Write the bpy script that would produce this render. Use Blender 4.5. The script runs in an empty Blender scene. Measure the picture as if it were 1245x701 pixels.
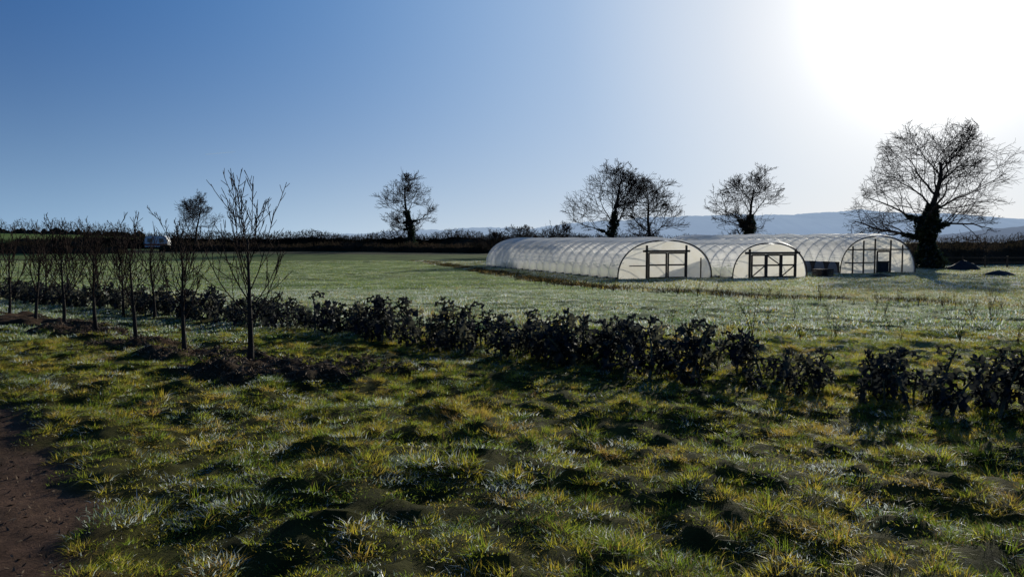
import bpy, math, random
import numpy as np
from mathutils import Vector, Matrix
random.seed(7); RNG=np.random.default_rng(7)
scene=bpy.context.scene
COL=scene.collection
SUN_AZ=math.radians(28.0); SUN_EL=math.radians(15.0)

# ---------------------------------------------------------------- noise
_tab=np.random.default_rng(3).random((256,256))
def vn(x,y,s=0):
    x=np.asarray(x,float)+s*17.3; y=np.asarray(y,float)+s*9.7
    xi=np.floor(x).astype(int); yi=np.floor(y).astype(int)
    fx=x-xi; fy=y-yi; fx=fx*fx*(3-2*fx); fy=fy*fy*(3-2*fy)
    a=_tab[xi%256,yi%256]; b=_tab[(xi+1)%256,yi%256]; c=_tab[xi%256,(yi+1)%256]; d=_tab[(xi+1)%256,(yi+1)%256]
    return (a*(1-fx)+b*fx)*(1-fy)+(c*(1-fx)+d*fx)*fy
def fbm(x,y,o=4,s=0):
    x=np.asarray(x,float); y=np.asarray(y,float)
    t=0;a=.5;f=1;n=0
    for i in range(o):
        t=t+a*vn(x*f,y*f,s+i); n+=a; a*=.5; f*=2.03
    return t/n
def sstep(a,b,x):
    t=np.clip((np.asarray(x,float)-a)/(b-a),0,1); return t*t*(3-2*t)

# ---------------------------------------------------------------- terrain
SAP=[(-3.5,10.6,2.62),(-4.88,11.8,2.15),(-6.15,12.95,2.1),(-7.5,14.3,2.1),(-8.75,15.5,2.2),(-10.1,16.8,2.1),(-11.4,18.0,2.2),(-12.7,19.2,2.2),(-14.0,20.4,2.2),(-15.4,21.7,2.2),(-16.8,23.,2.2)]
SAP2=[(-9.6,19.6,2.3),(-11.0,21.2,2.3),(-12.6,22.6,2.4),(-14.2,24.2,2.4),(-8.2,18.2,2.2)]
def path_mask(x,y):
    s=(x+1.80)*(-.78)+(y-4)*(-.62)+ (fbm(x*1.3,y*1.3,3,5)-.5)*.8
    return sstep(-.1,.35,s)*(1-sstep(3.4,3.9,s))
def mulch_mask(x,y):
    m=np.full(np.shape(x),9.0)
    e=[(-2.9,10.05,1.45,.75)]+[(a+.1,b-.1,.85,.55) for a,b,_ in SAP]
    for cx,cy,rx,ry in e:
        dx=(x-cx); dy=(y-cy)
        m=np.minimum(m,np.sqrt((dx/rx)**2+(dy/ry)**2))
    m=m+(fbm(x*2.5,y*2.5,3,8)-.5)*.9
    return 1-sstep(.75,1.15,m)
def base_h(y):
    y=np.asarray(y,float)
    ys=np.array([-80,10,16,25,35,45,55,90,110,130,150,200,5000]); zs=np.array([0,0,-.07,-.33,-.63,-.9,-1.1,-1.1,-.8,-.4,-.05,0,0])
    return np.interp(y,ys,zs)
def height(x,y):
    x=np.asarray(x,float); y=np.asarray(y,float)
    d=np.sqrt(x*x+y*y)
    z=base_h(y)
    near=1-sstep(14,40,d)
    t=(fbm(x*1.1,y*1.1,2,1)-.5)*.16*near
    t+=(fbm(x*2.7,y*2.7,2,2)-.5)*.20*near
    t+=(fbm(x*7,y*7,2,4)-.5)*.11*(1-sstep(10,22,d))
    pm=path_mask(x,y)
    t=t*(1-.8*pm)-.05*pm
    mm=mulch_mask(x,y)
    t+=mm*(.10+(fbm(x*6,y*6,2,9)-.5)*.12)
    z+= (fbm(x*.12,y*.12,2,6)-.5)*.30*sstep(16,30,d)*(1-sstep(46,55,y))
    return z+t

def mesh_obj(name,verts,faces,mat=None,parent=None,smooth=False):
    me=bpy.data.meshes.new(name)
    verts=np.asarray(verts,dtype=np.float32)
    if isinstance(faces,np.ndarray):
        k=faces.shape[1]; n=len(faces)
        me.vertices.add(len(verts)); me.vertices.foreach_set('co',verts.ravel())
        me.loops.add(n*k); me.loops.foreach_set('vertex_index',faces.astype(np.int32).ravel())
        me.polygons.add(n); me.polygons.foreach_set('loop_start',np.arange(n,dtype=np.int32)*k)
        me.update(calc_edges=True); me.validate()
    else:
        me.from_pydata([tuple(v) for v in verts.tolist()],[],faces); me.update()
    if smooth: me.polygons.foreach_set('use_smooth',[True]*len(me.polygons))
    ob=bpy.data.objects.new(name,me)
    if mat: me.materials.append(mat)
    COL.objects.link(ob)
    if parent: ob.parent=parent
    return ob
def empty(name,loc=(0,0,0),rz=0):
    e=bpy.data.objects.new(name,None); e.location=loc; e.rotation_euler=(0,0,rz); e.empty_display_size=.3
    COL.objects.link(e); return e

# ---------------------------------------------------------------- materials
def nm(name):
    m=bpy.data.materials.new(name); m.use_nodes=True; nt=m.node_tree; nt.nodes.clear()
    out=nt.nodes.new('ShaderNodeOutputMaterial'); return m,nt,out
def noise(nt,vec,scale,detail=4,rough=.6):
    n=nt.nodes.new('ShaderNodeTexNoise'); n.inputs['Scale'].default_value=scale; n.inputs['Detail'].default_value=detail; n.inputs['Roughness'].default_value=rough
    nt.links.new(vec,n.inputs['Vector']); return n.outputs['Fac']
def ramp(nt,fac,stops):
    r=nt.nodes.new('ShaderNodeValToRGB'); e=r.color_ramp.elements
    while len(e)<len(stops): e.new(.5)
    for el,(p,c) in zip(e,stops): el.position=p; el.color=(c[0],c[1],c[2],1)
    nt.links.new(fac,r.inputs['Fac']); return r.outputs['Color']
def geo(nt): return nt.nodes.new('ShaderNodeNewGeometry').outputs['Position']
def pmat(name,stops,scale=3,rough=.85,bump=.3,bscale=None,spec=.3,bdist=.02,haze=None):
    m,nt,out=nm(name); p=geo(nt)
    c=ramp(nt,noise(nt,p,scale,6,.65),stops)
    b=nt.nodes.new('ShaderNodeBsdfPrincipled'); b.inputs['Roughness'].default_value=rough; b.inputs['Specular IOR Level'].default_value=spec
    nt.links.new(c,b.inputs['Base Color'])
    if haze: b.inputs['Emission Color'].default_value=(*haze,1); b.inputs['Emission Strength'].default_value=1  # flat emission imitates aerial haze on far hills and the vapour trail
    if bump:
        bn=nt.nodes.new('ShaderNodeBump'); bn.inputs['Strength'].default_value=bump; bn.inputs['Distance'].default_value=bdist
        nt.links.new(noise(nt,p,bscale or scale*4,5),bn.inputs['Height']); nt.links.new(bn.outputs[0],b.inputs['Normal'])
    nt.links.new(b.outputs[0],out.inputs[0]); return m
def leafmat(name,stops,scale=.8,trans=.5,gloss=.06,rnd=.35,grough=.35,tv=1.7):
    m,nt,out=nm(name); p=geo(nt); L=nt.links
    f=noise(nt,p,scale,3,.6)
    oi=nt.nodes.new('ShaderNodeObjectInfo')
    a=nt.nodes.new('ShaderNodeMath'); a.operation='MULTIPLY_ADD'; a.inputs[1].default_value=rnd; L.new(oi.outputs['Random'],a.inputs[0]); L.new(f,a.inputs[2])
    s=nt.nodes.new('ShaderNodeMath'); s.operation='SUBTRACT'; s.inputs[1].default_value=rnd*.5; L.new(a.outputs[0],s.inputs[0])
    c=ramp(nt,s.outputs[0],stops)
    d=nt.nodes.new('ShaderNodeBsdfDiffuse'); t=nt.nodes.new('ShaderNodeBsdfTranslucent')
    L.new(c,d.inputs[0])
    hs=nt.nodes.new('ShaderNodeHueSaturation'); hs.inputs['Value'].default_value=tv; hs.inputs['Saturation'].default_value=1.05; L.new(c,hs.inputs['Color']); L.new(hs.outputs[0],t.inputs[0])
    m1=nt.nodes.new('ShaderNodeMixShader'); m1.inputs[0].default_value=trans; L.new(d.outputs[0],m1.inputs[1]); L.new(t.outputs[0],m1.inputs[2])
    if gloss>0:
        g=nt.nodes.new('ShaderNodeBsdfGlossy'); g.inputs['Roughness'].default_value=grough
        m2=nt.nodes.new('ShaderNodeMixShader'); m2.inputs[0].default_value=gloss; L.new(m1.outputs[0],m2.inputs[1]); L.new(g.outputs[0],m2.inputs[2]); m1=m2
    L.new(m1.outputs[0],out.inputs[0]); return m

G1=[(.26,(.040,.062,.010)),(.40,(.095,.130,.018)),(.53,(.175,.185,.024)),(.65,(.25,.200,.032)),(.78,(.19,.120,.040))]
M_grass=leafmat('grass_blades',G1,.9,.58,.02,tv=2.2)
M_frost=leafmat('frosted_blades',[(.3,(.20,.26,.18)),(.5,(.40,.45,.39)),(.7,(.64,.68,.65))],1.2,.42,.04)
M_dead=leafmat('dead_blades',[(.3,(.13,.09,.03)),(.6,(.26,.18,.07)),(.8,(.34,.27,.14))],2,.45,.0)
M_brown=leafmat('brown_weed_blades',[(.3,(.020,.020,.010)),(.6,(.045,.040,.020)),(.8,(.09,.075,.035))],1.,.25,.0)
M_field=leafmat('field_blades',[(.34,(.075,.12,.030)),(.5,(.135,.19,.060)),(.64,(.23,.27,.12))],.18,.5,.02)
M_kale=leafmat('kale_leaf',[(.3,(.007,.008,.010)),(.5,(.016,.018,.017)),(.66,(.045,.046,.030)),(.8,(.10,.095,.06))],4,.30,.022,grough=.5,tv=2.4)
M_stalk=pmat('kale_stalk',[(.3,(.06,.06,.035)),(.7,(.15,.14,.08))],20)
M_bark=pmat('bark',[(.3,(.020,.016,.013)),(.6,(.045,.037,.029)),(.8,(.08,.07,.05))],6,.9,.5,bdist=.03,spec=.1)
M_twig=pmat('twig_bark',[(.3,(.018,.012,.009)),(.7,(.055,.036,.027))],10,.9,0,spec=.05)
M_ivy=leafmat('ivy_leaf',[(.3,(.008,.016,.006)),(.6,(.02,.035,.012)),(.8,(.04,.06,.02))],2,.15,.04)
M_hedge=leafmat('hedge_twigs',[(.3,(.02,.018,.012)),(.55,(.045,.038,.024)),(.75,(.08,.06,.04))],.3,.15,.0)
M_chip=pmat('mulch_chips',[(.3,(.045,.028,.016)),(.55,(.12,.08,.045)),(.75,(.28,.20,.12))],30,.9,0)
M_wood=pmat('weathered_timber',[(.3,(.05,.035,.022)),(.6,(.10,.07,.045)),(.8,(.15,.11,.08))],12,.85,.2)
M_dark=pmat('dark_tarp',[(.3,(.012,.013,.014)),(.7,(.04,.04,.04))],3,.8,.3)
M_steel=pmat('galvanised_steel',[(.3,(.45,.46,.47)),(.7,(.6,.61,.62))],10,.5,0)
M_white=pmat('white_panel',[(.3,(.6,.6,.58)),(.7,(.78,.78,.76))],2,.5,0)
M_red=pmat('red_roof',[(.3,(.28,.07,.04)),(.7,(.38,.1,.06))],2,.7,0)
M_glass=pmat('dark_window',[(.3,(.02,.025,.03)),(.7,(.04,.045,.05))],2,.1,0,spec=.6)
M_trail=pmat('ice_trail',[(.3,(.40,.42,.44)),(.7,(.5,.51,.52))],.01,1,0,haze=(.13,.19,.28))

def film_mat(name,tr_f,tl,cA,cB,grime=False,gl=.12):
    m,nt,out=nm(name); L=nt.links; p=geo(nt)
    n1=noise(nt,p,1.1,5,.6); c=ramp(nt,n1,[(.3,cA),(.6,cB)])
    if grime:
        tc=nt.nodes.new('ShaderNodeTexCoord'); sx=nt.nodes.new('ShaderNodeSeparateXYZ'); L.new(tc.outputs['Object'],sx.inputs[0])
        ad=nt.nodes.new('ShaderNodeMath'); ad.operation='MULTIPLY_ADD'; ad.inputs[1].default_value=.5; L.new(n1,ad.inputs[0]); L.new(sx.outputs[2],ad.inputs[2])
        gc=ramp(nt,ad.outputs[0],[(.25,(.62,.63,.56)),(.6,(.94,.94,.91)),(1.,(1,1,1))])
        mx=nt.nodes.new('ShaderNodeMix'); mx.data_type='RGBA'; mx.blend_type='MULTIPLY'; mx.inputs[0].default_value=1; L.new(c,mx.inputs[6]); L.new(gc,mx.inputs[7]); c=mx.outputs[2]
    d=nt.nodes.new('ShaderNodeBsdfDiffuse'); t=nt.nodes.new('ShaderNodeBsdfTranslucent'); g=nt.nodes.new('ShaderNodeBsdfGlossy'); g.inputs['Roughness'].default_value=.42
    tr=nt.nodes.new('ShaderNodeBsdfTransparent'); tr.inputs[0].default_value=(1,.99,.96,1)
    L.new(c,d.inputs[0]); L.new(c,t.inputs[0])
    bn=nt.nodes.new('ShaderNodeBump'); bn.inputs['Strength'].default_value=.35; bn.inputs['Distance'].default_value=.06; L.new(noise(nt,p,3.0,3),bn.inputs['Height'])
    for q in (g,d,t): L.new(bn.outputs[0],q.inputs['Normal'])
    a=nt.nodes.new('ShaderNodeMixShader'); a.inputs[0].default_value=tl; L.new(d.outputs[0],a.inputs[1]); L.new(t.outputs[0],a.inputs[2])
    b=nt.nodes.new('ShaderNodeMixShader'); b.inputs[0].default_value=gl; L.new(a.outputs[0],b.inputs[1]); L.new(g.outputs[0],b.inputs[2])
    e=nt.nodes.new('ShaderNodeMixShader'); e.inputs[0].default_value=tr_f; L.new(b.outputs[0],e.inputs[1]); L.new(tr.outputs[0],e.inputs[2])
    L.new(e.outputs[0],out.inputs[0]); return m
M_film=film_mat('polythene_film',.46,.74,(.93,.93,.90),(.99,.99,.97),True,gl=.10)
M_film2=film_mat('polythene_end_film',.03,.86,(.93,.88,.74),(.99,.96,.86),gl=.03)

def ground_mat():
    m,nt,out=nm('ground_soil_and_turf'); L=nt.links; p=geo(nt)
    at=nt.nodes.new('ShaderNodeAttribute'); at.attribute_name='gcol'
    v=ramp(nt,noise(nt,p,5,8,.75),[(.25,(.40,.40,.40)),(.75,(1.55,1.55,1.55))])
    mx=nt.nodes.new('ShaderNodeMix'); mx.data_type='RGBA'; mx.blend_type='MULTIPLY'; mx.inputs[0].default_value=1
    L.new(at.outputs['Color'],mx.inputs[6]); L.new(v,mx.inputs[7])
    v2=ramp(nt,noise(nt,p,.22,7,.75),[(.34,(.52,.56,.50)),(.66,(1.45,1.35,1.25))])
    m2=nt.nodes.new('ShaderNodeMix'); m2.data_type='RGBA'; m2.blend_type='MULTIPLY'; m2.inputs[0].default_value=1
    L.new(mx.outputs[2],m2.inputs[6]); L.new(v2,m2.inputs[7])
    b=nt.nodes.new('ShaderNodeBsdfPrincipled'); b.inputs['Roughness'].default_value=.95; b.inputs['Specular IOR Level'].default_value=.05
    L.new(m2.outputs[2],b.inputs['Base Color'])
    bn=nt.nodes.new('ShaderNodeBump'); bn.inputs['Strength'].default_value=.9; bn.inputs['Distance'].default_value=.04; L.new(noise(nt,p,14,8,.75),bn.inputs['Height']); L.new(bn.outputs[0],b.inputs['Normal'])
    L.new(b.outputs[0],out.inputs[0]); return m

# ---------------------------------------------------------------- ground sheet
def geom(a,b,st,k):
    r=[a]; s=st
    while r[-1]<b: r.append(r[-1]+s); s*=k
    return r
xs=list(np.arange(-11,11,.07)); g=geom(xs[-1]+.1,5000,.1,1.04); xs=[-v for v in reversed(g)]+xs+g; xs=np.array(sorted(xs))
ys=list(np.arange(2.2,17,.07)); gb=geom(-2.0,60,.3,1.25); ys=[-v for v in reversed(gb)][:-1]+ys+geom(ys[-1]+.1,6000,.1,1.022); ys=np.array(sorted(ys))
X,Y=np.meshgrid(xs,ys); Z=height(X,Y)
V=np.stack([X.ravel(),Y.ravel(),Z.ravel()],1)
nx,ny=len(xs),len(ys)
I=np.arange(nx*ny).reshape(ny,nx)
F=np.stack([I[:-1,:-1].ravel(),I[:-1,1:].ravel(),I[1:,1:].ravel(),I[1:,:-1].ravel()],1)
ground=mesh_obj('ground',V,F,ground_mat(),smooth=True)
EX=[-60,-12,-5,6,10,14.5,30,60]; EY=[135,100,77,34,27.5,23,14,8.]
def field_edge(x,y): return y-np.interp(x,EX,EY)
def kale_side(x,y): return (x+3.4)*.67+(y-15)*.74
def rowwave(x,y):
    s=(x*.669+y*.743)+(fbm(x*.1,y*.1,2,41)-.5)*.6
    return .5+.5*np.sin(s*2*np.pi/1.6)
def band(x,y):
    """dark strip along the far crop edge: dead weeds plus painted tunnel shade"""
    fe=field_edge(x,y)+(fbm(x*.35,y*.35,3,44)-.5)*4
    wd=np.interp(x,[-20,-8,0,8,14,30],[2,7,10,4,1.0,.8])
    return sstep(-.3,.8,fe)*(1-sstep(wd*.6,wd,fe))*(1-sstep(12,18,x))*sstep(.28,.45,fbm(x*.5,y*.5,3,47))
def tfrost(x,y):
    return sstep(9,18,x)*sstep(.30,.52,fbm(x*.22,y*.3,3,13))*sstep(2,6,field_edge(x,y))*(1-sstep(90,120,y))
def gcol(x,y):
    c=np.zeros(x.shape+(3,)); c[:]=(.050,.050,.013)
    def mixin(m,col):
        nonlocal c
        c=c*(1-m[...,None])+np.array(col)*m[...,None]
    ks=kale_side(x,y); fe=field_edge(x,y)
    mixin(sstep(.5,3,ks+(fbm(x*.6,y*.6,3,11)-.5)*2),(.18,.20,.11))
    fm=sstep(4.5,7,ks)*(1-sstep(0,1.5,fe))
    mixin(fm,(.105,.145,.048)); mixin(fm*rowwave(x,y)*.6*(1-sstep(60,80,y)),(.18,.21,.11))
    mixin(fm*sstep(.52,.66,fbm(x*.13,y*.06,3,51))*.6,(.060,.075,.030))
    rough=sstep(0,1.5,fe+(fbm(x*.4,y*.4,3,12)-.5)*3)
    mixin(rough,(.11,.12,.055))
    mixin(tfrost(x,y),(.44,.44,.40))
    mixin(band(x,y)*.9,(.032,.030,.016))  # ground darkened for the weeds and, as painted shade, the tunnel's shadow
    far=sstep(95,105,y)
    st=.5+.5*np.sin(y*.16+x*.02)
    mixin(far,(.085,.125,.035)); mixin(far*sstep(.5,.7,st),(.040,.045,.022))
    mixin(path_mask(x,y),(.085,.052,.036)); mixin(mulch_mask(x,y),(.050,.032,.020))
    return c
C=gcol(X,Y).reshape(-1,3); C=np.concatenate([C,np.ones((len(C),1))],1).astype(np.float32)
at=ground.data.attributes.new('gcol','FLOAT_COLOR','POINT'); at.data.foreach_set('color',C.ravel())

# ---------------------------------------------------------------- scatter by geometry nodes
def scatter(name,pts,rot,scl,idx,sources):
    col=bpy.data.collections.new(name+'_sources')
    for s in sources:
        for c in list(s.users_collection): c.objects.unlink(s)
        col.objects.link(s)
    me=bpy.data.meshes.new(name); me.vertices.add(len(pts)); me.vertices.foreach_set('co',np.asarray(pts,np.float32).ravel())
    a=me.attributes.new('rot','FLOAT_VECTOR','POINT'); a.data.foreach_set('vector',np.asarray(rot,np.float32).ravel())
    a=me.attributes.new('scl','FLOAT_VECTOR','POINT'); a.data.foreach_set('vector',np.asarray(scl,np.float32).ravel())
    a=me.attributes.new('idx','INT','POINT'); a.data.foreach_set('value',np.asarray(idx,np.int32))
    ob=bpy.data.objects.new(name,me); COL.objects.link(ob)
    ng=bpy.data.node_groups.new(name+'_gn','GeometryNodeTree')
    ng.interface.new_socket('Geometry',in_out='INPUT',socket_type='NodeSocketGeometry'); ng.interface.new_socket('Geometry',in_out='OUTPUT',socket_type='NodeSocketGeometry')
    N=ng.nodes; L=ng.links
    gi=N.new('NodeGroupInput'); go=N.new('NodeGroupOutput'); ip=N.new('GeometryNodeInstanceOnPoints'); ci=N.new('GeometryNodeCollectionInfo')
    ci.inputs['Collection'].default_value=col; ci.inputs['Separate Children'].default_value=True; ci.inputs['Reset Children'].default_value=True
    def na(t,n):
        q=N.new('GeometryNodeInputNamedAttribute'); q.data_type=t; q.inputs['Name'].default_value=n
        return [o for o in q.outputs if o.enabled and o.name=='Attribute'][0]
    L.new(gi.outputs[0],ip.inputs['Points']); L.new(ci.outputs[0],ip.inputs['Instance']); ip.inputs['Pick Instance'].default_value=True
    L.new(na('INT','idx'),ip.inputs['Instance Index']); L.new(na('FLOAT_VECTOR','rot'),ip.inputs['Rotation']); L.new(na('FLOAT_VECTOR','scl'),ip.inputs['Scale'])
    L.new(ip.outputs[0],go.inputs[0])
    md=ob.modifiers.new('instances','NODES'); md.node_group=ng
    return ob

def clump(name,n,R,h,w,lean,mats,mfrac=None,segs=3,seed=0,curl=.5):
    r=np.random.default_rng(seed)
    ang=r.random(n)*2*np.pi; rad=R*np.sqrt(r.random(n)); bx=np.cos(ang)*rad; by=np.sin(ang)*rad
    la=ang+r.normal(0,.9,n); ln=lean*r.random(n)+.1; hh=h*(.45+.75*r.random(n))*(1-.35*(rad/R)**2); ww=w*(.6+.7*r.random(n))
    ph=r.random(n)*np.pi
    vs=[];
    for k in range(segs+1):
        t=k/segs
        off=ln*hh*(t*.6+curl*t*t); z=hh*(t-.28*ln*t*t)
        cx=bx+np.cos(la)*off; cy=by+np.sin(la)*off
        wd=ww*(1-t)**.7*.5
        if k<segs:
            vs.append(np.stack([cx-np.cos(ph)*wd,cy-np.sin(ph)*wd,z-.01],1)); vs.append(np.stack([cx+np.cos(ph)*wd,cy+np.sin(ph)*wd,z-.01],1))
        else: vs.append(np.stack([cx,cy,z-.01],1))
    V=np.stack(vs,1)
    q=2*segs+1; faces=[]; mi=[]
    for i in range(n):
        o=i*q
        m=0 if mfrac is None else int(r.choice(len(mats),p=mfrac))
        for k in range(segs-1): faces.append((o+2*k,o+2*k+1,o+2*k+3,o+2*k+2)); mi.append(m)
        faces.append((o+2*segs-2,o+2*segs-1,o+2*segs)); mi.append(m)
    ob=mesh_obj(name,V.reshape(-1,3),faces,None)
    for m in mats: ob.data.materials.append(m)
    ob.data.polygons.foreach_set('material_index',mi)
    return ob
def pts_in(y0,y1,dens,margin=2.0,slope=.66):
    wmax=slope*y1+margin; n=int(dens*(y1-y0)*2*wmax)
    y=y0+(y1-y0)*RNG.random(n); x=(RNG.random(n)*2-1)*wmax
    k=np.abs(x)<slope*y+margin
    return x[k],y[k]

# near turf
srcs=[]
for i in range(6):
    srcs.append(clump('grass_clump_%d'%i,52,.10,.030,.0048,2.0,[M_grass,M_frost,M_dead],[.81,.10,.09],2,10+i))
for i in range(4):
    srcs.append(clump('grass_tuft_%d'%i,80,.070,.060,.0046,2.1,[M_grass,M_frost,M_dead],[.78,.12,.10],3,30+i,curl=.8))
for i in range(2):
    srcs.append(clump('grass_frosty_%d'%i,62,.11,.038,.0048,1.8,[M_grass,M_frost],[.36,.64],2,40+i,curl=.7))
x,y=pts_in(2.6,15.5,135,1.6)
pm=path_mask(x,y); mm=mulch_mask(x,y)
dens=fbm(x*1.9,y*1.9,3,21)
keep=(RNG.random(len(x))>pm*1.02)&(RNG.random(len(x))>mm*.93)&(RNG.random(len(x))<.78+1.4*(dens-.4))
x=x[keep];y=y[keep]
tn2=fbm(x*3.0,y*3.0,3,23)
n=len(x)
frost=sstep(.46,.60,fbm(x*1.1,y*1.1,3,25)+.14*sstep(-1,6,x)+.07*sstep(6,12,y))
idx=RNG.integers(0,6,n)
tf=RNG.random(n)<.02+.85*sstep(.50,.62,tn2)
idx=np.where(tf,6+RNG.integers(0,4,n),idx)
idx=np.where(RNG.random(n)<frost*.6,10+RNG.integers(0,2,n),idx)
s=(.75+.6*RNG.random(n))*(.40+1.2*tn2)
z=height(x,y)
scatter('grass',np.stack([x,y,z],1),np.stack([RNG.normal(0,.15,n),RNG.normal(0,.15,n),RNG.random(n)*6.28],1),np.stack([s*.5+.6,s*.5+.6,s*(.75+.6*RNG.random(n))],1),idx,srcs)
# mid distance turf
srcs=[clump('meadow_clump_%d'%i,80,.26,.070,.013,1.6,[M_grass,M_frost,M_dead,M_field],[.20,.48,.07,.25],2,60+i) for i in range(5)]
srcs+=[clump('field_clump_%d'%i,80,.27,.055,.013,1.2,[M_field,M_grass,M_frost],[.62,.10,.28],2,70+i) for i in range(4)]
srcs+=[clump('rough_clump_%d'%i,80,.25,.15,.012,1.3,[M_dead,M_grass,M_frost],[.26,.34,.40],2,80+i) for i in range(3)]
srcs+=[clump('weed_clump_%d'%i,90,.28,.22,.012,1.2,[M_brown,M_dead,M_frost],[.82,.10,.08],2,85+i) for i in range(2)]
x,y=pts_in(13.5,38,20,3.0)
ks=kale_side(x,y); fe=field_edge(x,y); nz=fbm(x*.5,y*.5,3,31)
n=len(x); idx=RNG.integers(0,5,n)
infield=(ks>4.5)&(fe<0); idx=np.where(infield,5+RNG.integers(0,4,n),idx)
rg=((fe>-.8)&(RNG.random(n)<.5))|((ks>3.3)&(ks<5)&(RNG.random(n)<.30)); idx=np.where(rg,9+RNG.integers(0,3,n),idx)
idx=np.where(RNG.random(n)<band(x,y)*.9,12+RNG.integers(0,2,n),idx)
s=(.7+.6*RNG.random(n))*(.5+1.0*nz)*np.where(infield,.5+.8*rowwave(x,y),1)
mk=RNG.random(n)>mulch_mask(x,y); x,y,s,idx=x[mk],y[mk],s[mk],idx[mk]; n=len(x)
scatter('meadow_grass',np.stack([x,y,height(x,y)],1),np.stack([RNG.normal(0,.08,n),RNG.normal(0,.08,n),RNG.random(n)*6.28],1),np.stack([s,s,s],1),idx,srcs)
# far turf
srcs=[clump('far_field_clump_%d'%i,90,.6,.08,.03,1.2,[M_field,M_grass,M_frost],[.70,.10,.20],2,90+i) for i in range(3)]
srcs+=[clump('far_rough_clump_%d'%i,90,.6,.16,.03,1.2,[M_dead,M_grass,M_frost],[.18,.36,.46],2,95+i) for i in range(3)]
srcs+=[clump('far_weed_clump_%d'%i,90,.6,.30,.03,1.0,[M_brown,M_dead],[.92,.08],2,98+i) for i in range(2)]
x,y=pts_in(37,100,1.9,4.0)
TUN=[(7.5,56.5,7.8,30),(16.0,57.7,6.6,30),(27.2,66.0,8.1,30)]
TA=math.radians(19.9)
def in_tunnel(x,y):
    r=np.zeros(np.shape(x),bool)
    for ox,oy,w,l in TUN:
        dx=x-ox;dy=y-oy; u=dx*math.cos(TA)+dy*math.sin(TA); v=-dx*math.sin(TA)+dy*math.cos(TA)
        r|=(u>-.5)&(u<w+.5)&(v>-.6)&(v<l+.5)
    return r
k=~in_tunnel(x,y); x=x[k];y=y[k]; n=len(x)
fe=field_edge(x,y); idx=np.where(fe<0,RNG.integers(0,3,n),3+RNG.integers(0,3,n)); s=.6+.7*RNG.random(n)
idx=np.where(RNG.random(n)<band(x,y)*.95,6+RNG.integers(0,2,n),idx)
scatter('distant_grass',np.stack([x,y,height(x,y)],1),np.stack([0*x,0*x,RNG.random(n)*6.28],1),np.stack([s,s,s],1),idx,srcs)

# ---------------------------------------------------------------- kale
def kale(name,seed,H=.5,nl=13):
    r=np.random.default_rng(seed); vs=[];fs=[];mi=[]
    def add(P,m):
        o=len(vs); a,b=P.shape[:2]
        vs.extend(P.reshape(-1,3).tolist())
        for i in range(a-1):
            for j in range(b-1):
                fs.append((o+i*b+j,o+i*b+j+1,o+(i+1)*b+j+1,o+(i+1)*b+j)); mi.append(m)
    bx,by=r.normal(0,.10,2)
    N=6; P=np.zeros((N,6,3))
    for i in range(N):
        t=i/(N-1); a=np.arange(6)/5*2*np.pi; rr=.018*(1-.4*t)
        P[i,:,0]=bx*t*t+rr*np.cos(a); P[i,:,1]=by*t*t+rr*np.sin(a); P[i,:,2]=-.03+t*H
    add(P,1)
    for l in range(nl):
        t=.36+.64*(l+r.random()*.5)/nl; az=l*2.4+r.normal(0,.5); Ln=(.14+.16*r.random())*(1.2-.4*t); W=Ln*(.24+.22*r.random())
        el=math.radians(12+60*t*t+r.normal(0,20)); droop=2.5+1.8*r.random()-1.2*t
        a,b=9,5; P=np.zeros((a,b,3)); px=0.;pz=0.;e=el; ds=Ln/(a-1)
        s0=r.random()*10
        for i in range(a):
            tt=i/(a-1); wd=W*.5*(math.sin(math.pi*min(1,max(0,(tt-.18)/.88)))**.6+.05) if tt>.18 else .006
            for j in range(b):
                c=(j/(b-1)-.5)*2
                ruf=.028*abs(c)*math.sin(tt*17+s0+c*3)+.018*abs(c)*math.sin(tt*37+s0*2)
                lx=px+ -math.sin(e)*(ruf+.4*wd*abs(c)); lz=pz+math.cos(e)*(ruf+.4*wd*abs(c)); ly=c*wd*(1+.3*math.sin(tt*23+s0))
                P[i,j]=(lx*math.cos(az)-ly*math.sin(az)+bx*t*t, lx*math.sin(az)+ly*math.cos(az)+by*t*t, t*H+lz)
            px+=math.cos(e)*ds; pz+=math.sin(e)*ds; e-=droop/(a-1)
        add(P,0)
    ob=mesh_obj(name,vs,fs,None,smooth=True); ob.data.materials.append(M_kale); ob.data.materials.append(M_stalk); ob.data.polygons.foreach_set('material_index',mi); return ob
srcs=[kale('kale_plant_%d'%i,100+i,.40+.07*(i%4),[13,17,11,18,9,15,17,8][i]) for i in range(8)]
P=[];
t=-2.2
while t<34:
    for row in (-.5,-.15,.2,.5):
        if random.random()<.72:
            bx=4.4-.743*t+row*.67+random.gauss(0,.12); by=8.0+.669*t+row*.74+random.gauss(0,.12)
            s=random.uniform(.55,1.22)*(.9 if t<2.5 else 1)
            P.append((bx,by,s))
    t+=random.uniform(.19,.30)
P=np.array(P); n=len(P)
scatter('kale_row',np.stack([P[:,0],P[:,1],height(P[:,0],P[:,1])],1),np.stack([RNG.normal(0,.22,n),RNG.normal(0,.22,n),RNG.random(n)*6.28],1),np.stack([P[:,2]]*3,1),RNG.integers(0,8,n),srcs)

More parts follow.
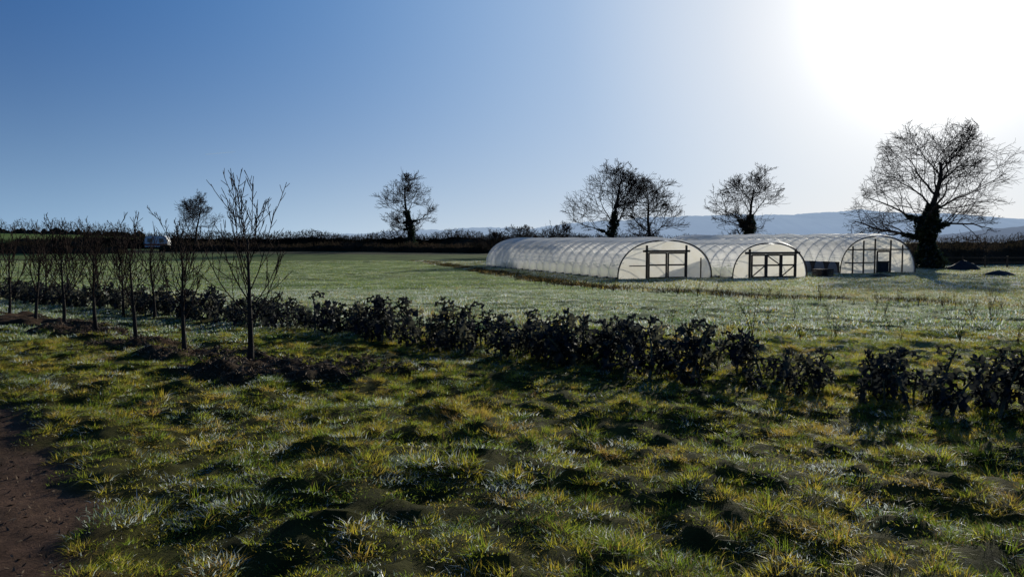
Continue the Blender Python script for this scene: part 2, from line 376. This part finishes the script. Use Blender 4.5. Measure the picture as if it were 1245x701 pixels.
# ---------------------------------------------------------------- tubes & trees
def tubes(polys,radii,k):
    polys=np.asarray(polys,float); radii=np.asarray(radii,float); B,n,_=polys.shape
    T=np.gradient(polys,axis=1); T/=np.linalg.norm(T,axis=2,keepdims=True)+1e-9
    ref=np.where(np.abs(T[:,:1,2:3])>.9,np.array([1.,0,0]),np.array([0,0,1.])); ref=np.broadcast_to(ref,T.shape)
    U=np.cross(T,ref); U/=np.linalg.norm(U,axis=2,keepdims=True)+1e-9; W=np.cross(T,U)
    a=np.arange(k)/k*2*np.pi
    V=polys[:,:,None,:]+radii[:,:,None,None]*(np.cos(a)[None,None,:,None]*U[:,:,None,:]+np.sin(a)[None,None,:,None]*W[:,:,None,:])
    idx=np.arange(B*n*k).reshape(B,n,k); nx=np.roll(idx,-1,axis=2)
    F=np.stack([idx[:,:-1],nx[:,:-1],nx[:,1:],idx[:,1:]],-1).reshape(-1,4)
    return V.reshape(-1,3),F
def build_tree(name,loc,seed,H,W,r0,first=.28,kids=(11,6,5,4,3),ratio=(.62,.72,.66,.6,.5),ang=(66,46,42,42,42),trop=.06,wander=.17,rmin=.012,levels=5,ivy=0,leader=.8,segs=(10,8,6,4,3),lean=(0,0),flare=1.5,ch=.58,L1=None,env=True,ivyr=1.0,crad=.5,lobe=1.0):
    R=random.Random(seed); out=[[] for _ in range(levels)]; rad=[[] for _ in range(levels)]
    cz=H*ch; az_=H*(1-ch); ax=W/2
    nzs=[R.random()*10 for _ in range(5)]
    def inside(p):
        if not env: return True
        th=math.atan2(p.y,p.x); ph=math.atan2(p.z-cz,math.hypot(p.x,p.y))
        k=.97+lobe*(.13*math.sin(3*th+nzs[0]+ph*2)+.12*math.sin(5*ph+nzs[1]+th)+.09*math.sin(7*th+nzs[2]-ph*4)+.07*math.sin(11*ph+nzs[3]+3*th))
        zz=(p.z-cz)/(az_ if p.z>cz else cz*.84)
        return (p.x/ax)**2+(p.y/ax)**2+abs(zz)**2<k*k
    def grow(p,d,L,r,l):
        n=segs[l]
        for _ in range(3):
            if l>0 and not inside(p+d*L*.95): L*=.78
        pts=[p.copy()]; rr=[r*(flare if l==0 else 1)]; tip=max(rmin*.7,r*(.22 if l<2 else .4))
        q=p.copy(); dd=d.copy(); dirs=[dd.copy()]
        wn=wander*(.4 if l==0 else 1)
        for i in range(n-1):
            dd=(dd+Vector((R.gauss(0,wn),R.gauss(0,wn),R.gauss(0,wn*.7)+(trop if l>0 else .1)))).normalized()
            q=q+dd*(L/(n-1)); pts.append(q.copy()); dirs.append(dd.copy()); t=(i+1)/(n-1)
            rr.append(r+(tip-r)*t**.75)
        out[l].append([tuple(v) for v in pts]); rad[l].append(rr)
        if l+1>=levels: return
        nk=kids[l]+R.choice((-1,0,0,1))
        for k in range(nk):
            t0=first if l==0 else .2
            t=t0+(1-t0)*(k+R.random()*.8)/nk; t=min(t,.99)
            f=t*(n-1); i=int(f); fr=f-i; P0=Vector(pts[i]).lerp(Vector(pts[min(i+1,n-1)]),fr); D=dirs[min(i+1,n-1)]
            rp=rr[i]+(rr[min(i+1,n-1)]-rr[i])*fr
            az=(k*2.4+R.gauss(0,.6))
            A=math.radians(ang[l]*(1.25-.7*t if l==0 else 1)+R.gauss(0,11))
            side=Matrix.Rotation(az,3,D)@D.orthogonal().normalized()
            nd=(D*math.cos(A)+side*math.sin(A)).normalized()
            if l>0 and nd.z<-.3: nd.z*=.3; nd.normalize()
            if l==0: cl=(L1 or W*.60)*(1.05-.40*t)*R.uniform(.7,1.2)
            else: cl=L*ratio[l]*(1.15-.45*t)*R.uniform(.6,1.25)
            cr=max(rmin,rp*(crad if l==0 else .58)*R.uniform(.7,1.05))
            grow(P0,nd,cl,cr,l+1)
    grow(Vector((0,0,-.1)),Vector((lean[0],lean[1],1)).normalized(),H*leader,r0,0)
    par=empty(name,loc)
    sides=[10,7,5,3,3,3]
    for l,nme in zip(range(levels),['trunk','limbs','branches','small_branches','twigs','fine_twigs']):
        if out[l]:
            v,f=tubes(out[l],rad[l],sides[l]); mesh_obj(nme,v,f,M_bark if (l<3 and levels>4) or l==0 else M_twig,par,smooth=True)
    if ivy:
        r=np.random.default_rng(seed); tp=np.array(out[0][0]); tr=np.array(rad[0][0])
        lines=[(tp,tr,ivy)]
        for b in range(min(4,len(out[1]))): lines.append((np.array(out[1][b])[:3],np.array(rad[1][b])[:3],ivy//8))
        c=[]
        for P_,R_,m in lines:
            t=r.random(m)**.9*(len(P_)-1)*(.60 if P_ is tp else 1); i=np.minimum(t.astype(int),len(P_)-2); fr=(t-i)[:,None]
            pc=P_[i]*(1-fr)+P_[i+1]*fr; rr_=R_[i]+.05+ ivyr*(.36+.22*np.sin(pc[:,2]*1.9))*r.random(m)*(1 if P_ is tp else .5)*min(1,r0*2)
            a=r.random(m)*2*np.pi; c.append(pc+np.stack([np.cos(a)*rr_,np.sin(a)*rr_,r.normal(0,.1,m)],1))
        leafcloud('ivy',np.concatenate(c),.15,M_ivy,par,seed)
    return par
def leafcloud(name,c,size,mat,parent=None,seed=0,elong=1.0,up=False):
    r=np.random.default_rng(seed); m=len(c)
    a=r.normal(0,1,(m,3))
    if up: a[:,2]=np.abs(a[:,2])*2.2
    a/=np.linalg.norm(a,axis=1,keepdims=True); b=np.cross(a,r.normal(0,1,(m,3))); b/=np.linalg.norm(b,axis=1,keepdims=True)+1e-9
    s=size*(.5+r.random(m))[:,None]
    V=np.stack([c-a*s*elong,c+b*s*.5,c+a*s*elong,c-b*s*.5],1).reshape(-1,3) if elong==1 else np.stack([c-a*s,c-a*s*.2+b*s*elong,c+a*s,c-a*s*.2-b*s*elong],1).reshape(-1,3)
    F=np.arange(m*4).reshape(-1,4)
    return mesh_obj(name,V,F,mat,parent)
def gz(x,y): return float(height(np.array([x]),np.array([y]))[0])

# field trees
build_tree('oak_tree',(40.6,77.5,gz(40.6,77.5)),14,14.2,14.4,.58,first=.22,kids=(15,10,7,6,5),ivy=6500,leader=.74,wander=.22,rmin=.015,ivyr=1.5,ch=.53,trop=.02,lobe=.8,crad=.55)
build_tree('ash_tree',(-18.9,150,gz(-18.9,150)),25,14.4,12.6,.48,first=.22,kids=(12,9,6,5,3),ivy=3500,rmin=.026,trop=.08,leader=.85,ch=.56,lobe=1.2,wander=.2)
build_tree('ash_tree',(-59.5,150,gz(-59.5,150)),31,10.2,9.2,.30,first=.18,kids=(12,8,6,4,3),rmin=.023,trop=.08,ch=.56)
build_tree('ash_tree',(14.3,115,gz(14.3,115)),44,13.0,15.2,.48,first=.18,kids=(14,9,7,5,3),rmin=.022,trop=.06,leader=.85,ivy=1500,ch=.54,lobe=1.0,wander=.2)
build_tree('ash_tree',(20.2,116,gz(20.2,116)),49,11.0,11.6,.38,first=.18,kids=(13,9,6,5,3),rmin=.022,trop=.06,ch=.54,lobe=1.0)
build_tree('oak_tree',(34.0,115,gz(34.,115)),55,12.3,12.2,.44,first=.20,kids=(13,9,7,4,3),ivy=4200,rmin=.023,ivyr=1.4,ch=.54,lobe=1.1,wander=.2)
build_tree('hawthorn_bush',(-2.5,112,gz(-2.5,112)),61,3.6,6.0,.14,first=.05,kids=(13,7,5,4,3),rmin=.020,leader=.8)
build_tree('hawthorn_bush',(1.5,113,gz(1.5,113)),62,4.4,6.0,.14,first=.05,kids=(13,7,5,4,3),rmin=.020,leader=.8)
build_tree('hawthorn_bush',(7.0,112,gz(7.0,112)),63,4.8,6.0,.14,first=.05,kids=(13,7,5,4,3),rmin=.020,leader=.8)
# young fruit trees
for i,(sx,sy,sh) in enumerate(SAP+SAP2):
    hd=(i==0)
    build_tree('young_fruit_tree',(sx,sy,gz(sx,sy)),200+i,sh,1.2,.050 if hd else .043,first=.36,kids=(16 if hd else 15,6,3),ratio=(.5,.42,.4),ang=(48,34,32),trop=.17,wander=.06,rmin=.0052 if i<4 else .0065,levels=4 if i<5 else 3,leader=.68,segs=(9,9,5,3),flare=1.25,lean=(random.uniform(-.05,.05),random.uniform(-.05,.05)),L1=sh*(.50 if hd else .46),env=False,crad=.42)

# ---------------------------------------------------------------- hedges
def hedge(name,pts,h,w,n,size,seed,mat=M_hedge,core=True):
    r=np.random.default_rng(seed); pts=np.array(pts,float)
    seg=np.diff(pts,axis=0); ln=np.linalg.norm(seg,axis=1); cum=np.concatenate([[0],np.cumsum(ln)])
    t=r.random(n)*cum[-1]; i=np.clip(np.searchsorted(cum,t)-1,0,len(seg)-1); f=((t-cum[i])/ln[i])[:,None]
    p=pts[i]+seg[i]*f; nrm=np.stack([-seg[i][:,1],seg[i][:,0]],1)/ln[i][:,None]
    off=(r.random(n)*2-1); p=p+nrm*(off*w/2)[:,None]
    hv=h*(.45+1.1*fbm(t*.16,t*0,5,seed%50))*(1-.35*off**2)
    zz=hv*r.random(n)**.75
    c=np.stack([p[:,0],p[:,1],height(p[:,0],p[:,1])+zz],1)
    par=empty(name,(0,0,0))
    leafcloud('twigs',c,size,mat,par,seed,elong=.10,up=True)
    if core:
        M=int(cum[-1]/1.0)+2; tt=np.linspace(0,cum[-1],M); ii=np.clip(np.searchsorted(cum,tt)-1,0,len(seg)-1); ff=((tt-cum[ii])/ln[ii])[:,None]
        q=pts[ii]+seg[ii]*ff; nn=np.stack([-seg[ii][:,1],seg[ii][:,0]],1)/ln[ii][:,None]
        hh=h*(.25+.6*fbm(tt*.16,tt*0,5,seed%50)); prof=[(-.42,-.1),(-.40,.5),(-.18,.95),(.05,1.0),(.25,.85),(.42,.4),(.42,-.1)]
        V=[];
        for a in range(M):
            for (o,zf) in prof:
                xx,yy=q[a]+nn[a]*(o*w*(.8+.4*r.random())); V.append((xx,yy,gz(xx,yy)+hh[a]*zf*(.85+.3*r.random())))
        k=len(prof); F=[(a*k+b,a*k+b+1,(a+1)*k+b+1,(a+1)*k+b) for a in range(M-1) for b in range(k-1)]
        mesh_obj('hedge_core',V,F,mat,par)
    return par
hedge('hedge',[(-84,156),(-60,158),(-20,160),(30,162)],3.5,2.4,24000,.40,1)
hedge('hedge',[(-190,150),(-120,153),(-84,156)],2.1,2.4,12000,.36,21)
hedge('hedge',[(-150,118),(-95,124),(-62,128)],1.8,2.0,7000,.25,2)
hedge('hedge',[(-60,136),(-30,138),(-3,128)],1.5,1.6,6000,.3,12)
hedge('hedge',[(43,88),(60,90),(85,92)],3.0,2.4,9000,.3,3)
hedge('hedge',[(-22,165),(20,140),(60,135),(110,140)],2.6,2.6,12000,.3,4)

# ---------------------------------------------------------------- polytunnels
def box(bm_v,bm_f,x0,x1,y0,y1,z0,z1):
    o=len(bm_v)
    bm_v.extend([(x0,y0,z0),(x1,y0,z0),(x1,y1,z0),(x0,y1,z0),(x0,y0,z1),(x1,y0,z1),(x1,y1,z1),(x0,y1,z1)])
    bm_f.extend([(o,o+3,o+2,o+1),(o+4,o+5,o+6,o+7),(o,o+1,o+5,o+4),(o+1,o+2,o+6,o+5),(o+2,o+3,o+7,o+6),(o+3,o,o+4,o+7)])
def beam(v,f,a,b,w,y0,y1):
    a=np.array(a,float);b=np.array(b,float); d=(b-a)/np.linalg.norm(b-a); n=np.array([-d[1],d[0]])*w/2
    c=[a-n,b-n,b+n,a+n]; o=len(v)
    v.extend([(p[0],y0,p[1]) for p in c]+[(p[0],y1,p[1]) for p in c])
    f.extend([(o,o+1,o+2,o+3),(o+7,o+6,o+5,o+4),(o,o+4,o+5,o+1),(o+1,o+5,o+6,o+2),(o+2,o+6,o+7,o+3),(o+3,o+7,o+4,o)])
def arc(w,h,n,e=.86):
    r=[]
    for i in range(n+1):
        a=math.pi*(1-i/n); c=math.cos(a); s=math.sin(a)
        r.append((w/2+w/2*math.copysign(abs(c)**e,c), h*max(0,s)**e))
    return r
def polytunnel(ox,oy,w,L,h,bays,kind,seed):
    rr=random.Random(seed)
    par=empty('polytunnel',(ox,oy,-1.13),TA)
    N=26; A=arc(w,h,N); V=[];F=[]; sub=8; bl=L/bays
    bil=[rr.uniform(.7,1.3) for _ in range(bays)]
    for b in range(bays):
        for s in range(sub+(1 if b==bays-1 else 0)):
            t=s/sub; k=1+.08*bil[b]*abs(math.sin(math.pi*t))**.8
            for (x,z) in A:
                V.append((w/2+(x-w/2)*(1+(k-1)*.8),(b+t)*bl,z*k if z>.01 else -.1))
    R=N+1; T=len(V)//R
    for i in range(T-1):
        for j in range(N): F.append((i*R+j,(i+1)*R+j,(i+1)*R+j+1,i*R+j+1))
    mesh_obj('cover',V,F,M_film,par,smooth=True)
    pol=[];
    for b in range(bays+1):
        pol.append([(w/2+(x-w/2)*.985,b*bl+(.04 if b==0 else (-.04 if b==bays else 0)),z*.985) for x,z in A])
    v,f=tubes(pol,np.full((bays+1,N+1),.022),6); mesh_obj('hoops',v,f,M_steel,par,smooth=True)
    pol=[[(w/2,L*i/9,h*.96) for i in range(10)],[(w*.06,L*i/9,h*.42) for i in range(10)],[(w*.94,L*i/9,h*.42) for i in range(10)]]
    v,f=tubes(pol,np.full((3,10),.020),6); mesh_obj('rails',v,f,M_steel,par)
    for nm_,yy in (('front_wall',.06),('back_wall',L-.06)):
        V=[(w/2,yy,0)]+[(w/2+(x-w/2)*.975,yy,z*.975-.02) for x,z in A]; F=[(0,i+1,i+2) for i in range(N)]
        mesh_obj(nm_,V,F,M_film2 if yy<1 else M_film,par)
    v=[];f=[]; y0,y1=-.03,.045
    if kind==0:
        a,b_,t=.30*w,.72*w,2.0; m=(a+b_)/2
        for xx in (a,b_): beam(v,f,(xx,-.1),(xx,t+.42),.15,y0,y1)
        beam(v,f,(a-.3,t),(b_+.3,t),.15,y0-.004,y1+.004)
        for (p,q) in ((a+.08,m-.03),(m+.03,b_-.08)):
            for xx in (p+.05,q-.05): beam(v,f,(xx,.02),(xx,t-.1),.11,y0-.07,y0-.01)
            for zz in (.08,1.0,t-.14): beam(v,f,(p+.1,zz),(q-.1,zz),.11,y0-.066,y0-.014)
        beam(v,f,(w*.12,.95),(a-.07,.95),.07,y0,y1)
        beam(v,f,(w*.88,-.1),(w*.88,1.5),.07,y0,y1)
    elif kind==1:
        a,b_,t=.22*w,.84*w,1.85
        for xx in (a,b_): beam(v,f,(xx,-.1),(xx,t+.3),.16,y0,y1)
        beam(v,f,(a-.4,t),(b_+.4,t),.16,y0-.004,y1+.004)
        n=3; wd=(b_-a-.14)/n
        for i in range(n):
            p=a+.07+i*wd+.02; q=p+wd-.04
            for xx in (p+.05,q-.05): beam(v,f,(xx,.02),(xx,t-.1),.12,y0-.07,y0-.01)
            for zz in (.08,.95,t-.15): beam(v,f,(p+.1,zz),(q-.1,zz),.12,y0-.066,y0-.014)
            if i!=1:
                beam(v,f,(p+.12,.16),(q-.12,.88),.08,y0-.055,y0-.02)
            else: beam(v,f,(q-.12,1.02),(p+.12,t-.22),.08,y0-.055,y0-.02)
    else:
        for fr in (.16,.30,.45,.66,.82):
            x_=fr*w; zt=h*(1-abs(2*fr-1)**2.3)**.43*.95
            beam(v,f,(x_,-.1),(x_,zt-.05),.11,y0,y1)
        beam(v,f,(w*.10,2.0),(w*.90,2.0),.11,y0-.004,y1+.004)
        beam(v,f,(w*.06,.9),(w*.45-.06,.9),.09,y0-.002,y1+.002)
        for xx in (.47*w,.64*w): beam(v,f,(xx+.02,.02),(xx+.02,1.9),.14,y0-.07,y0-.01)
        for zz in (.1,.95,1.85): beam(v,f,(.48*w+.03,zz),(.64*w-.06,zz),.14,y0-.066,y0-.014)
    mesh_obj('timber_frame',v,f,M_wood,par)
    if kind==2:
        v=[];f=[]; box(v,f,.485*w,.63*w,-.05,-.045,.1,.92); mesh_obj('door_panel',v,f,M_dark,par)
        v=[];f=[]; box(v,f,-.09,-.075,0,L*.55,-.1,1.0); mesh_obj('side_boards',v,f,M_wood,par)
    pol=[[(x,-.005,z) for x,z in A]]
    vv,ff=tubes(pol,np.full((1,N+1),.045),6); mesh_obj('end_hoop',vv,ff,M_wood,par,smooth=True)
    v=[];f=[]; box(v,f,-.07,-.02,0,L,-.1,.16); box(v,f,w+.02,w+.07,0,L,-.1,.16); mesh_obj('base_boards',v,f,M_wood,par)
    r=np.random.default_rng(seed); m=2600
    bed=r.integers(0,4,m); cx=w*(.17+.22*bed)+r.normal(0,.22,m); cy=1.2+r.random(m)*(L-2.4); cz=np.abs(r.normal(0,.22,m))+.03
    leafcloud('crops',np.stack([cx,cy,cz],1),.16,M_field,par,seed)
    return par
polytunnel(*TUN[0],2.78,19,0,1)
polytunnel(*TUN[1],2.58,19,1,2)
polytunnel(*TUN[2],3.12,19,2,3)

# ---------------------------------------------------------------- distant hills
def hill(name,prof,yc,depth,mat,nz=3,seed=1,N=500):
    px=np.array([p[0] for p in prof]);ph=np.array([p[1] for p in prof])
    xs=np.linspace(px[0],px[-1],N); k=17; V=[];
    for j in range(k):
        t=j/(k-1); s=math.sin(math.pi*t)**.8 if 0<t<1 else 0
        yy=yc-depth/2+depth*t
        hz=np.interp(xs,px,ph)
        tr=(fbm(xs*.03,xs*0+yy*.03,4,seed)-.5)*nz*2+(fbm(xs*.35,xs*0+j,2,seed+2)-.5)*nz*.7
        z=np.maximum(hz*s+tr*s,-1) if s>0 else xs*0-2
        V.append(np.stack([xs,np.full(N,yy),z-(.5)],1))
    V=np.concatenate(V); I=np.arange(N*k).reshape(k,N)
    F=np.stack([I[:-1,:-1].ravel(),I[:-1,1:].ravel(),I[1:,1:].ravel(),I[1:,:-1].ravel()],1)
    return mesh_obj(name,V,F,mat,smooth=True)
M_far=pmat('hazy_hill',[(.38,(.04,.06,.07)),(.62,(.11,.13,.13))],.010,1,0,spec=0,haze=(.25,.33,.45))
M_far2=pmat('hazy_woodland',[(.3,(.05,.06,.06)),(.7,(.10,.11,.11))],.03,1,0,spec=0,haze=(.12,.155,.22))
M_hillg=pmat('pasture_hill',[(.3,(.12,.17,.05)),(.7,(.18,.23,.08))],.02,1,0,spec=0)
q=1800/968
pr=[(-900,260),(350,290),(420,284),(480,281),(540,278),(580,276),(640,278),(700,270),(760,266),(830,262),(900,260),(960,261),(1000,257),(1040,255),(1080,259),(1130,260),(1200,265),(1245,269),(1320,265),(1500,259),(2200,259)]
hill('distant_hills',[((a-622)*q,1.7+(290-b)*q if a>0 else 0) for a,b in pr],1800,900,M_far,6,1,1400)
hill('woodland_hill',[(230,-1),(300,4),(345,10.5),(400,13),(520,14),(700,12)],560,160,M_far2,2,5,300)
hill('pasture_hill',[(-900,7.5),(-420,6.5),(-300,6),(-235,5.),(-200,3),(-160,0)],440,160,M_hillg,.6,6,300)
hedge('distant_treeline',[(-330,440),(-285,440),(-240,442),(-205,445)],12,6,6000,1.0,8,core=True)
hedge('distant_treeline',[(-205,330),(-100,335),(0,340),(80,345)],3.6,5,7000,.8,9)
# short vapour trail low in the sky
cx,cy,cz=-2550.,7000.,745.; V=[];F=[]
for i in range(24):
    t=i/23; wv=4*math.sin(math.pi*min(1,.08+t*.92))**.5+.6
    V.append((cx-130+260*t,cy,cz+22*t+wv*.5+random.gauss(0,.6))); V.append((cx-130+260*t,cy+40,cz+22*t-wv*.5+random.gauss(0,.6)))
F=[(2*i,2*i+1,2*i+3,2*i+2) for i in range(23)]
mesh_obj('contrail_cloud',V,F,M_trail)

# ---------------------------------------------------------------- small things
m=12000; x=-9+8*RNG.random(m*3); y=8.5+9*RNG.random(m*3); k=mulch_mask(x,y)>.3; x=x[k];y=y[k]
c=np.stack([x,y,height(x,y)+.008+.03*RNG.random(len(x))],1); leafcloud('mulch',c,.038,M_chip,None,5,elong=.2)
m=6000; x=-7+6*RNG.random(m); y=3+7*RNG.random(m); k=path_mask(x,y)>.4; x=x[k];y=y[k]
c=np.stack([x,y,height(x,y)+.004],1); leafcloud('track_litter',c,.020,M_chip,None,6,elong=.25)
par=empty('dry_weeds'); pol=[];rad=[]; tips=[]
rw=random.Random(4)
for i in range(120):
    wx=rw.uniform(1,20); ey=float(np.interp(wx,EX,EY)); wy=ey*(.92)+rw.gauss(0,1.2)
    if rw.random()<.25: wx=rw.uniform(3,13); wy=rw.uniform(12,20)
    hh=rw.uniform(.2,.6)*(1.3 if rw.random()<.15 else 1); z0=gz(wx,wy)
    for s in range(rw.randint(2,6)):
        a=rw.random()*6.28; l=rw.uniform(.05,.4); p=[]
        for t in (0,.33,.66,1): p.append((wx+math.cos(a)*l*hh*t*(.5+t)+rw.gauss(0,.01),wy+math.sin(a)*l*hh*t*(.5+t)+rw.gauss(0,.01),z0+hh*t*rw.uniform(.92,1)))
        pol.append(p); rad.append([.006,.005,.004,.003])
        for _ in range(rw.randint(2,7)):
            q_=p[rw.choice((2,3,3))]; tips.append((q_[0]+rw.gauss(0,.04),q_[1]+rw.gauss(0,.04),q_[2]+rw.gauss(0,.05)))
v,f=tubes(pol,rad,3); mesh_obj('stalks',v,f,M_twig,par); leafcloud('seed_heads',np.array(tips),.02,M_brown,par,3)
def heap(name,x,y,rx,ry,h,mat,seed):
    V=[];F=[];a,b=10,22
    for i in range(a):
        t=i/(a-1)
        for j in range(b):
            th=j/b*2*math.pi; k=1+.35*(float(fbm(math.cos(th)*1.5+5,math.sin(th)*1.5+t*2+5,3,seed))-.5)*2
            V.append((x+rx*(1-t)**.6*math.cos(th)*k,y+ry*(1-t)**.6*math.sin(th)*k,gz(x,y)-.1+h*t*(.8+.4*float(vn(th*2,t*3,seed)))))
    for i in range(a-1):
        for j in range(b): F.append((i*b+j,i*b+(j+1)%b,(i+1)*b+(j+1)%b,(i+1)*b+j))
    return mesh_obj(name,V,F,mat,smooth=True)
heap('tarpaulin_heap',41.9,74,1.6,1.0,.9,M_dark,3)
heap('compost_heap',38.,62,1.5,.9,.5,M_dark,5)
heap('compost_heap',27.5,59.5,1.2,.6,.35,M_chip,6)
par=empty('pallet_stack',(23.6,60.6,-1.12),.4)
for l in range(4):
    v=[];f=[]
    for i in range(6): box(v,f,0,1.2,i*.18,i*.18+.11,l*.15+.10,l*.15+.122)
    for i in range(3): box(v,f,i*.53,i*.53+.1,0,1.01,l*.15+.002,l*.15+.098)
    mesh_obj('pallet_%d'%(l+1),v,f,M_wood,par)
par=empty('post_and_rail_fence'); v=[];f=[]
for i in range(9):
    fx=43+i*2.4; fy=80+i*.25; z0=gz(fx,fy); box(v,f,fx-.06,fx+.06,fy-.06,fy+.06,z0-.2,z0+1.15)
mesh_obj('posts',v,f,M_wood,par); v=[];f=[]
for i in range(8):
    fx=43+i*2.4; fy=80+i*.25; z0=gz(fx,fy)
    for zz in (.45,.95):
        o=len(v); v.extend([(fx,fy-.09,z0+zz),(fx+2.4,fy+.16,z0+zz),(fx+2.4,fy+.16,z0+zz+.1),(fx,fy-.09,z0+zz+.1)]); f.append((o,o+1,o+2,o+3))
mesh_obj('rails',v,f,M_wood,par)
par=empty('caravan',(-62.5,140,gz(-62.5,140)+.2),.15)
prof=[(-1.9,.45),(-2.0,1.2),(-1.75,2.15),(-1.4,2.4),(1.4,2.4),(1.8,2.1),(2.0,1.2),(1.9,.45)]
V=[(x_,0,z_) for x_,z_ in prof]+[(x_,2,z_) for x_,z_ in prof]; n=len(prof)
F=[tuple(range(n)),tuple(range(2*n-1,n-1,-1))]+[(i,(i+1)%n+0,(i+1)%n+n,i+n)[::-1] for i in range(n)]
mesh_obj('body',V,F,M_white,par)
v=[];f=[]; box(v,f,-1.4,-.5,-.03,-.005,1.3,1.95); box(v,f,.5,1.3,-.03,-.005,1.3,1.95); mesh_obj('windows',v,f,M_glass,par)
v=[];f=[]; box(v,f,-1.95,1.95,-.02,-.004,.7,1.0); mesh_obj('stripe',v,f,M_red,par)
v,f=tubes([[(-.35,-.02,.3),(-.35,.15,.3)],[(.35,-.02,.3),(.35,.15,.3)]],[[.3,.3],[.3,.3]],14); mesh_obj('wheels',v,f,M_dark,par)

# ---------------------------------------------------------------- sky and light
sv=Vector((math.cos(SUN_EL)*math.sin(SUN_AZ),math.cos(SUN_EL)*math.cos(SUN_AZ),math.sin(SUN_EL)))
w=bpy.data.worlds.new('World'); scene.world=w; w.use_nodes=True; nt=w.node_tree; nt.nodes.clear(); N=nt.nodes; L=nt.links
out=N.new('ShaderNodeOutputWorld')
sk=N.new('ShaderNodeTexSky'); sk.sky_type='NISHITA'; sk.sun_disc=False; sk.sun_elevation=SUN_EL; sk.sun_rotation=SUN_AZ; sk.altitude=50; sk.air_density=1.0; sk.dust_density=.4; sk.ozone_density=4.0
def mth(op,a,b=None,clamp=False):
    n=N.new('ShaderNodeMath'); n.operation=op; n.use_clamp=clamp
    for i,v in enumerate((a,b)):
        if v is None: continue
        if isinstance(v,(int,float)): n.inputs[i].default_value=v
        else: L.new(v,n.inputs[i])
    return n.outputs[0]
tc=N.new('ShaderNodeTexCoord'); vm=N.new('ShaderNodeVectorMath'); vm.operation='NORMALIZE'; L.new(tc.outputs['Generated'],vm.inputs[0])
dt=N.new('ShaderNodeVectorMath'); dt.operation='DOT_PRODUCT'; L.new(vm.outputs[0],dt.inputs[0]); dt.inputs[1].default_value=sv
sp=N.new('ShaderNodeSeparateXYZ'); L.new(vm.outputs[0],sp.inputs[0])
angl=mth('DIVIDE',mth('ARCCOSINE',mth('MINIMUM',dt.outputs['Value'],.99999)),math.pi/2)
def rmp(stops):
    r=N.new('ShaderNodeValToRGB'); r.color_ramp.interpolation='B_SPLINE'; e=r.color_ramp.elements
    while len(e)<len(stops): e.new(.5)
    for el,(p,c) in zip(e,stops): el.position=p; el.color=(*c,1)
    L.new(angl,r.inputs[0]); return r.outputs[0]
hi=rmp([(0,(1,1,1)),(.08,(.90,.91,.93)),(.15,(.68,.74,.83)),(.26,(.30,.47,.73)),(.44,(.055,.195,.48)),(.64,(.008,.078,.28)),(1,(.004,.045,.18))])
lo=rmp([(0,(.94,.93,.92)),(.10,(.78,.80,.83)),(.22,(.68,.74,.81)),(.44,(.52,.66,.80)),(.64,(.30,.50,.72)),(1,(.18,.30,.48))])
hz=mth('EXPONENT',mth('MULTIPLY',mth('MAXIMUM',sp.outputs[2],0.0),-9.0))
mx=N.new('ShaderNodeMix'); mx.data_type='RGBA'; L.new(hz,mx.inputs[0]); L.new(hi,mx.inputs[6]); L.new(lo,mx.inputs[7])
glow=mth('MULTIPLY',mth('POWER',mth('MAXIMUM',dt.outputs['Value'],0.0),300.0),2.2)
glow2=mth('MULTIPLY',mth('POWER',mth('MAXIMUM',dt.outputs['Value'],0.0),36.0),.09)
gl=mth('ADD',glow,glow2)
ag=N.new('ShaderNodeMix'); ag.data_type='RGBA'; ag.blend_type='ADD'; ag.inputs[0].default_value=1; L.new(mx.outputs[2],ag.inputs[6])
cg=N.new('ShaderNodeCombineColor'); L.new(gl,cg.inputs[0]); L.new(mth('MULTIPLY',gl,.98),cg.inputs[1]); L.new(mth('MULTIPLY',gl,.93),cg.inputs[2]); L.new(cg.outputs[0],ag.inputs[7])
b1=N.new('ShaderNodeBackground'); b1.inputs[1].default_value=.95; L.new(ag.outputs[2],b1.inputs[0])
b2=N.new('ShaderNodeBackground'); b2.inputs[1].default_value=.006; L.new(sk.outputs[0],b2.inputs[0])
ad=N.new('ShaderNodeAddShader'); L.new(b1.outputs[0],ad.inputs[0]); L.new(b2.outputs[0],ad.inputs[1]); L.new(ad.outputs[0],out.inputs[0])
sl=bpy.data.lights.new('sun','SUN'); sl.energy=5.0; sl.angle=math.radians(.5); sl.color=(1,.94,.82)
so=bpy.data.objects.new('sun',sl); COL.objects.link(so)
so.rotation_euler=sv.to_track_quat('Z','Y').to_euler(); so.location=(30,50,30)

cam=bpy.data.cameras.new('camera'); cam.lens=28; cam.sensor_width=36; cam.clip_end=9500; cam.clip_start=.05
co=bpy.data.objects.new('camera',cam); COL.objects.link(co); co.location=(0,0,1.7); co.rotation_euler=(math.radians(86.5),0,0); scene.camera=co
scene.view_settings.view_transform='Standard'; scene.view_settings.look='None'; scene.view_settings.exposure=0
